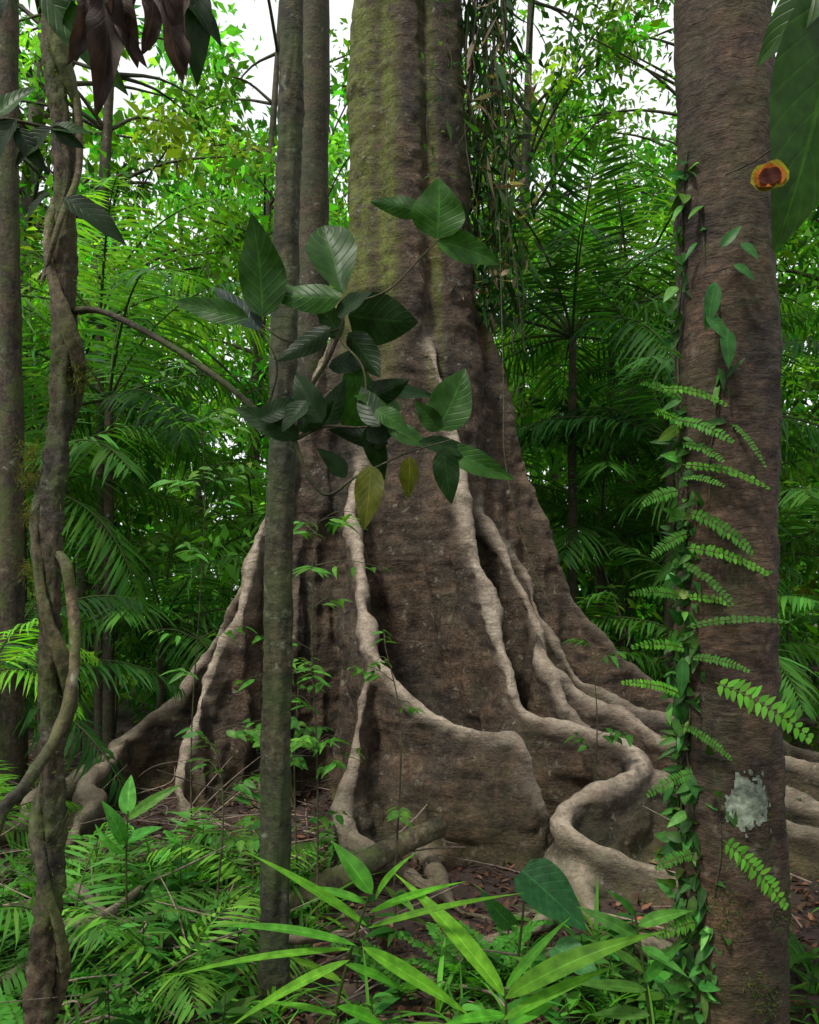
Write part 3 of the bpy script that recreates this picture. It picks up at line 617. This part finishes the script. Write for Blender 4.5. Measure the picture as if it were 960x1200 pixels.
def fernfrond(bag,A,E,wid,nl,col,Nn=(0,-1,.6),bend=.25):
    A=np.array(A);E=np.array(E);Lf=np.linalg.norm(E-A);D=(E-A)/Lf;Nn=np.array(Nn,float);sd=nrm(np.cross(D,Nn));Nn=np.cross(sd,D)
    s=np.linspace(0,1,10)[:,None];P=A+D*Lf*s+Nn*bend*Lf*s*(1-s)-np.array([0,0,.12*Lf])*s**2
    tube(bag,P,np.linspace(.0022,.0008,10),5,(.08,.12,.03),sub=1)
    u=np.linspace(.06,.98,nl);Q=np.stack([np.interp(u,s[:,0],P[:,k]) for k in range(3)],-1)
    lf=wid*.5*np.sin(np.pi*(u*.75+.2))**.6
    for sg in (-1,1):
        leaves(bag,Q,sd*sg+D*.35+Nn*.12+rng.normal(0,.12,(nl,3)),np.tile(Nn,(nl,1))+rng.normal(0,.2,(nl,3)),lf*rng.uniform(.8,1.1,nl),Lf/nl*.95,jitter(col,nl,.15,.05),'strap',4,3,.35,.1)
fc=(.078,.25,.02);fd=(.045,.155,.018)
for x0,y0,x1,y1,d,w,c in ((775,455,848,472,2.4,.055,fc),(790,492,866,508,2.4,.055,fd),(800,545,908,566,2.38,.05,fc),(808,600,878,640,2.4,.06,fd),(805,642,884,678,2.4,.06,fc),(805,735,918,722,2.38,.035,fd),
      (838,800,942,856,2.25,.085,fc),(848,985,920,1045,2.3,.08,fc),(800,815,722,792,2.4,.05,fc),(810,770,868,772,2.42,.04,fd),(795,575,745,590,2.45,.05,fd),(800,660,868,690,2.42,.04,fd),(850,490,905,540,2.42,.03,fd),
      (800,470,760,450,2.45,.05,fd),(800,500,750,495,2.45,.05,fc),(798,700,750,690,2.45,.05,fd),(800,560,850,545,2.4,.04,fd),(800,850,850,880,2.4,.04,fd),(812,905,770,940,2.4,.05,fd),(812,1000,770,1020,2.4,.05,fd),(805,625,765,650,2.45,.05,fd),(802,760,745,745,2.45,.045,fc),
      (800,520,845,530,2.42,.04,fd),(800,420,770,400,2.45,.045,fd),(805,700,850,705,2.42,.04,fc),(815,1080,770,1100,2.42,.05,fc),(880,680,915,670,2.42,.035,fd)):
    j1,j2=rng.normal(0,8,2);fernfrond(b,S(x0,y0,d+.06),S(x1+j1,y1+j2,d+rng.uniform(-.05,.05)),w*rng.uniform(.75,1.2),int(rng.integers(13,19)),np.array(c)*rng.uniform(.7,1.25))
b.build('fronds',M_PALM,fe)
b=Bag();c0=S(874,942,2.46);q_=44;idx={};VV=[];F=[]
for a in range(q_+1):
    for c in range(q_+1):
        p=onbark(c0[0]+(a/q_-.5)*.17,c0[2]+(c/q_-.5)*.25,.0025)
        if p is not None: idx[a,c]=len(VV);VV.append(p)
for a in range(q_):
    for c in range(q_):
        x=(a/q_-.5)*.17/.062;z=(c/q_-.5)*.25/.092
        rr_=math.hypot(x,z)+.45*noise.noise(Vector((x*1.6,z*1.6,3)))+.5*noise.noise(Vector((x*5,z*5,8)))
        if rr_<.95 and all(k in idx for k in ((a,c),(a+1,c),(a+1,c+1),(a,c+1))): F.append((idx[a,c],idx[a+1,c],idx[a+1,c+1],idx[a,c+1]))
b.add(VV,F,(.15,.18,.135),np.zeros((len(VV),2)));b.build('lichen_patch',M_LICH,RT)
b=Bag();n=5200;x=1.02+rng.uniform(-.16,.16,n);z=rng.uniform(-.1,1.0,n)**1.0;P=[];
for a,c in zip(x,z):
    if noise.noise(Vector((a*9,c*7,2)))+.4*(1-c)-.1>rng.uniform(0,.5):
        p=onbark(a,c,.001)
        if p is not None:P.append(p)
P=np.array(P);n=len(P);leaves(b,P,rng.normal(size=(n,3))+[0,-1,.1],rng.normal(size=(n,3)),rng.uniform(.008,.02,n),.004,jitter((.05,.09,.015),n,.4),'needle',2,2);b.build('moss',M_FOL,RT)

# ------------------------------------------------------------ foreground strap-leaved plants
def plant(name,stems,blades,colf=lambda:np.array((.09,.27,.018)),prof='lance',bend=.5,mat=None,wk=.9):
    e=empty(name);b=Bag()
    for s_ in stems:tube(b,[S(*p) for p in s_],np.linspace(.007,.003,len(s_)),7,(.05,.08,.02))
    b.build('stem',M_PALM,e);b=Bag()
    for x0,y0,x1,y1,w,d in blades:
        A=S(x0,y0,d);E=S(x1,y1,d+rng.uniform(-.15,.1));leaves(b,A,E-A+[0,0,.04],(rng.normal(0,.5),-.8,1),np.linalg.norm(E-A)*1.03,w/960*d*wk,colf()*rng.uniform(.6,1.35)*np.array([rng.uniform(.7,1.3),1,1]),prof,16,7,bend*rng.uniform(.3,1.5),.35,.05,rng.uniform(-.07,.07))
    b.build('leaves',mat or M_BLADE,e)
plant('ginger_plant',[[(383,1365,2.3),(392,1200,2.3),(410,1120,2.28),(432,1050,2.25)]],
 [(430,1085,296,1003,17,2.3),(418,1108,236,1068,15,2.25),(436,1048,384,988,32,2.25),(432,1070,545,1035,13,2.3),(430,1088,608,1047,12,2.3),(425,1110,552,1200,26,2.2),(410,1125,262,1205,18,2.15),(415,1112,175,1138,12,2.3),(440,1055,470,1000,14,2.3),(405,1130,480,1170,14,2.2),(432,1060,350,1040,14,2.3),(400,1150,330,1130,14,2.3),(395,1180,470,1215,20,2.1),(395,1190,300,1180,12,2.2)])
plant('ginger_plant',[[(600,1400,2.2),(596,1260,2.2),(592,1160,2.2)]],[(592,1168,472,1016,32,2.25),(592,1170,758,1078,34,2.15),(590,1195,720,1135,20,2.15),(592,1190,520,1210,20,2.1),(592,1160,665,1075,16,2.3),(600,1200,660,1180,20,2.1)],lambda:np.array((.10,.30,.02)))
plant('ginger_plant',[[(775,1330,2.45),(765,1220,2.45),(752,1120,2.45),(745,1075,2.45)]],[(750,1100,675,1072,22,2.45),(748,1085,815,1072,22,2.45),(755,1140,690,1100,18,2.4),(758,1160,672,1165,20,2.4),(755,1150,800,1120,20,2.4),(762,1190,690,1200,22,2.4),(752,1110,800,1150,18,2.4),(745,1075,720,1050,14,2.45)],lambda:np.array((.05,.18,.025)))
plant('elephant_ear_plant',[[(600,1180,3.2),(612,1080,3.2),(615,1035,3.2)],[(640,1180,3.1),(640,1150,3.1),(650,1120,3.1)]],[(612,1020,682,1092,60,3.15),(650,1110,700,1150,40,3.1),(600,1085,560,1060,24,3.2)],lambda:np.array((.03,.12,.035)),'heart',.5,M_NEAR,1.)
plant('seedling',[[(150,1105,3.8),(148,1020,3.8),(150,950,3.8)]],[(150,955,150,910,24,3.8),(146,990,128,945,22,3.8),(150,960,205,925,16,3.8),(148,1000,100,985,20,3.8),(150,985,190,975,18,3.8)],lambda:np.array((.08,.27,.04)),'ovate',.5,M_NEAR,1.)
def sapling(name,P,nl,Ll,Wl,col,spread,prof='lance'):
    e=empty(name);b=Bag();P=np.array(P);tube(b,P,np.linspace(.006,.002,len(P)),6,(.07,.07,.04));q=catmull(P,12);bl=Bag()
    for k in range(nl):
        p=q[int(rng.uniform(.3,1)*(len(q)-1))];a=rng.uniform(0,6.28);ln=rng.uniform(.4,1)*spread;t=p+[math.cos(a)*ln,math.sin(a)*ln,rng.uniform(-.05,.12)]
        tube(b,[p,(p+t)/2+[0,0,.03],t],[.003,.002,.001],4,(.07,.08,.04),sub=3);m_=rng.integers(5,9);s=np.linspace(.3,1,m_)[:,None];B=p+(t-p)*s;sd=np.array([-math.sin(a),math.cos(a),0]);sg=np.where(np.arange(m_)%2,1,-1)[:,None]
        leaves(bl,B,sd*sg+np.array([math.cos(a),math.sin(a),-.3])*.6+rng.normal(0,.2,(m_,3)),np.array([0,-.3,1])+rng.normal(0,.25,(m_,3)),Ll*rng.uniform(.7,1.2,m_),Wl,jitter(col,m_,.2,.1),prof,6,3,.5,.25)
    b.build('stem',M_VB,e);bl.build('leaves',M_NEAR,e)
sapling('sapling',[S(372,1075,4.0)*[1,1,0],S(372,900,4.0),S(366,750,3.95),S(372,600,3.9)],20,.11,.03,(.055,.18,.02),.36)
sapling('sapling',[G(225,1010,0),S(225,850,5),S(240,600,4.9),S(232,430,4.9)],18,.11,.035,(.055,.18,.02),.42,'ovate')
sapling('sapling',[G(250,1100,0),S(262,950,3.8),S(250,850,3.8)],7,.10,.04,(.045,.15,.02),.3,'ovate')
sapling('sapling',[G(690,1000,0),S(700,850,5.),S(690,735,5.0)],6,.10,.045,(.03,.11,.015),.25,'ovate')
sapling('sapling',[G(460,1075,0),S(470,860,4.2),S(450,750,4.2)],5,.09,.04,(.055,.18,.02),.22,'ovate')
sapling('sapling',[G(350,1060,0),S(345,900,4.3),S(350,800,4.3)],10,.10,.05,(.045,.15,.02),.28,'ovate')

# ------------------------------------------------------------ fallen log, sticks, litter
lg=empty('fallen_log');b=Bag()
A=G(370,1045,.09);E=G(516,990,.0);E=S(516,968,4.7);tube(b,[A+(A-E)*1.3+[0,0,.02],A+(A-E)*.6,A,(A+E)/2+[0,0,.02],E],[.06,.062,.065,.06,.055],16,(.09,.08,.05),sub=16,rough=.35,cap=True,knob=.15);b.build('log',M_LI,lg)
b=Bag();dd=nrm(E-A);tube(b,[E-dd*.03,E+dd*.012],[.05,.042],12,(.25,.2,.11),cap=True,rough=.1,sub=3);b.build('broken_end',M_ATTR,lg)
b=Bag()
for k in range(420):
    y=rng.uniform(2.9,7.5);x=rng.uniform(-.62,.62)*y
    if k%3: x=rng.uniform(-.6,-.1)*y
    a=rng.uniform(0,6.28);l=rng.uniform(.2,1.1);r=rng.uniform(.002,.008);z=gz(x,y)+r+rng.uniform(0,.06)
    tilt=rng.uniform(-.05,.45)*l*(1 if rng.random()<.5 else .1);c=np.array((.13,.10,.075))*rng.uniform(.3,1.8)
    tube(b,[[x,y,z],[x+math.cos(a)*l*.5+rng.normal(0,.06),y+math.sin(a)*l*.5,z+tilt*.5+rng.normal(0,.03)],[x+math.cos(a)*l,y+math.sin(a)*l,z+tilt]],[r,r*.8,r*.4],6,c,sub=4,rough=.3)
b.build('fallen_twigs',M_ATTR)
b=Bag()
for p in ([(60,1085,.25),(120,1075,.2),(190,1020,.05)],[(0,1150,.1),(120,1090,.12),(200,1075,.05)],[(300,1080,.1),(330,1100,.12),(420,1095,.05)],[(90,1040,.15),(170,1100,.1),(330,1090,.05)]):
    tube(b,[G(*q) for q in p],[.026,.024,.014],8,np.array((.13,.105,.07)),sub=6,rough=.35,cap=True)
b.build('fallen_branches',M_ATTR)
b=Bag();n=15000;y=2.2+rng.uniform(0,1,n)**1.2*7.5;x=rng.uniform(-.66,.66,n)*y
z=np.array([gzv(p,q) for p,q in zip(x,y)])+rng.uniform(.004,.03,n);B=np.stack([x,y,z],-1);D=rng.normal(size=(n,3))*[1,1,.18]
c=jitter((.065,.035,.023),n,.5,.1);pale=rng.random(n)<.06;c[pale]=jitter((.18,.13,.085),int(pale.sum()),.2,.05)
leaves(b,B,D,rng.normal(size=(n,3))*.35+[0,0,1],rng.uniform(.03,.10,n),rng.uniform(.015,.045,n),c,'ovate',3,3,rng.uniform(-.6,1.4,n),.3);b.build('leaf_litter',M_DEAD)

# low plants on the forest floor
b=Bag()
def low(x,y,kind,sc=1.):
    z=gz(x,y);br_=rng.uniform(.5,1.5)
    if kind==0:
        n=rng.integers(8,16);a=rng.uniform(0,6.28,n);el=rng.uniform(.3,1.3,n);leaves(b,np.tile([x,y,z],(n,1)),np.stack([np.cos(a)*np.cos(el),np.sin(a)*np.cos(el),np.sin(el)],-1),np.stack([-np.cos(a)*.5,-np.sin(a)*.5,np.ones(n)],-1),rng.uniform(.2,.5,n)*sc,rng.uniform(.010,.026,n),jitter(np.array((.055,.18,.018))*br_,n,.3),'lance',7,3,rng.uniform(.6,1.8,n),.25)
    elif kind==1:
        h=rng.uniform(.12,.4)*sc;tx=rng.normal(0,.04);tube(b,[[x,y,z],[x+tx,y,z+h]],[.004,.002],5,(.06,.08,.03),sub=2);n=rng.integers(6,16);a=rng.uniform(0,6.28,n);zz=z+h*rng.uniform(.4,1,n)
        leaves(b,np.stack([np.full(n,x+tx*.7),np.full(n,y),zz],-1),np.stack([np.cos(a),np.sin(a),rng.uniform(-.1,.5,n)],-1),np.array([0,0,1])+rng.normal(0,.2,(n,3)),rng.uniform(.06,.17,n),rng.uniform(.025,.06,n),jitter(np.array((.042,.14,.02))*br_,n,.35),'ovate',6,3,.6,.25)
    else:
        for k in range(rng.integers(5,8)):
            a=rng.uniform(0,6.28);l=rng.uniform(.15,.35)*sc;fernfrond(b,(x,y,z+.03),(x+math.cos(a)*l,y+math.sin(a)*l,z+rng.uniform(.05,.25)),.09,14,np.array((.055,.19,.025))*br_,(0,0,1),.35)
for k in range(440):
    y=rng.uniform(2.6,7.2);x=rng.uniform(-.6,.6)*y
    if -.45<x<2.2 and y>3.7 and rng.random()<.93: continue
    if -3<x<.4 and y>4.9: continue
    if -.1<x<.5 and y>3.0 and rng.random()<.5: continue
    low(x,y,[0,1,1,2,0,0][k%6],.9)
for k in range(45):
    low(rng.uniform(-2.0,-.45),rng.uniform(3.2,4.7),[0,2,0,1][k%4],1.05)
for k in range(40):
    low(rng.uniform(.25,1.1),rng.uniform(2.7,3.7),[2,1,0,1][k%4],.9)
b.build('ground_plants',M_FOL)
print('done')
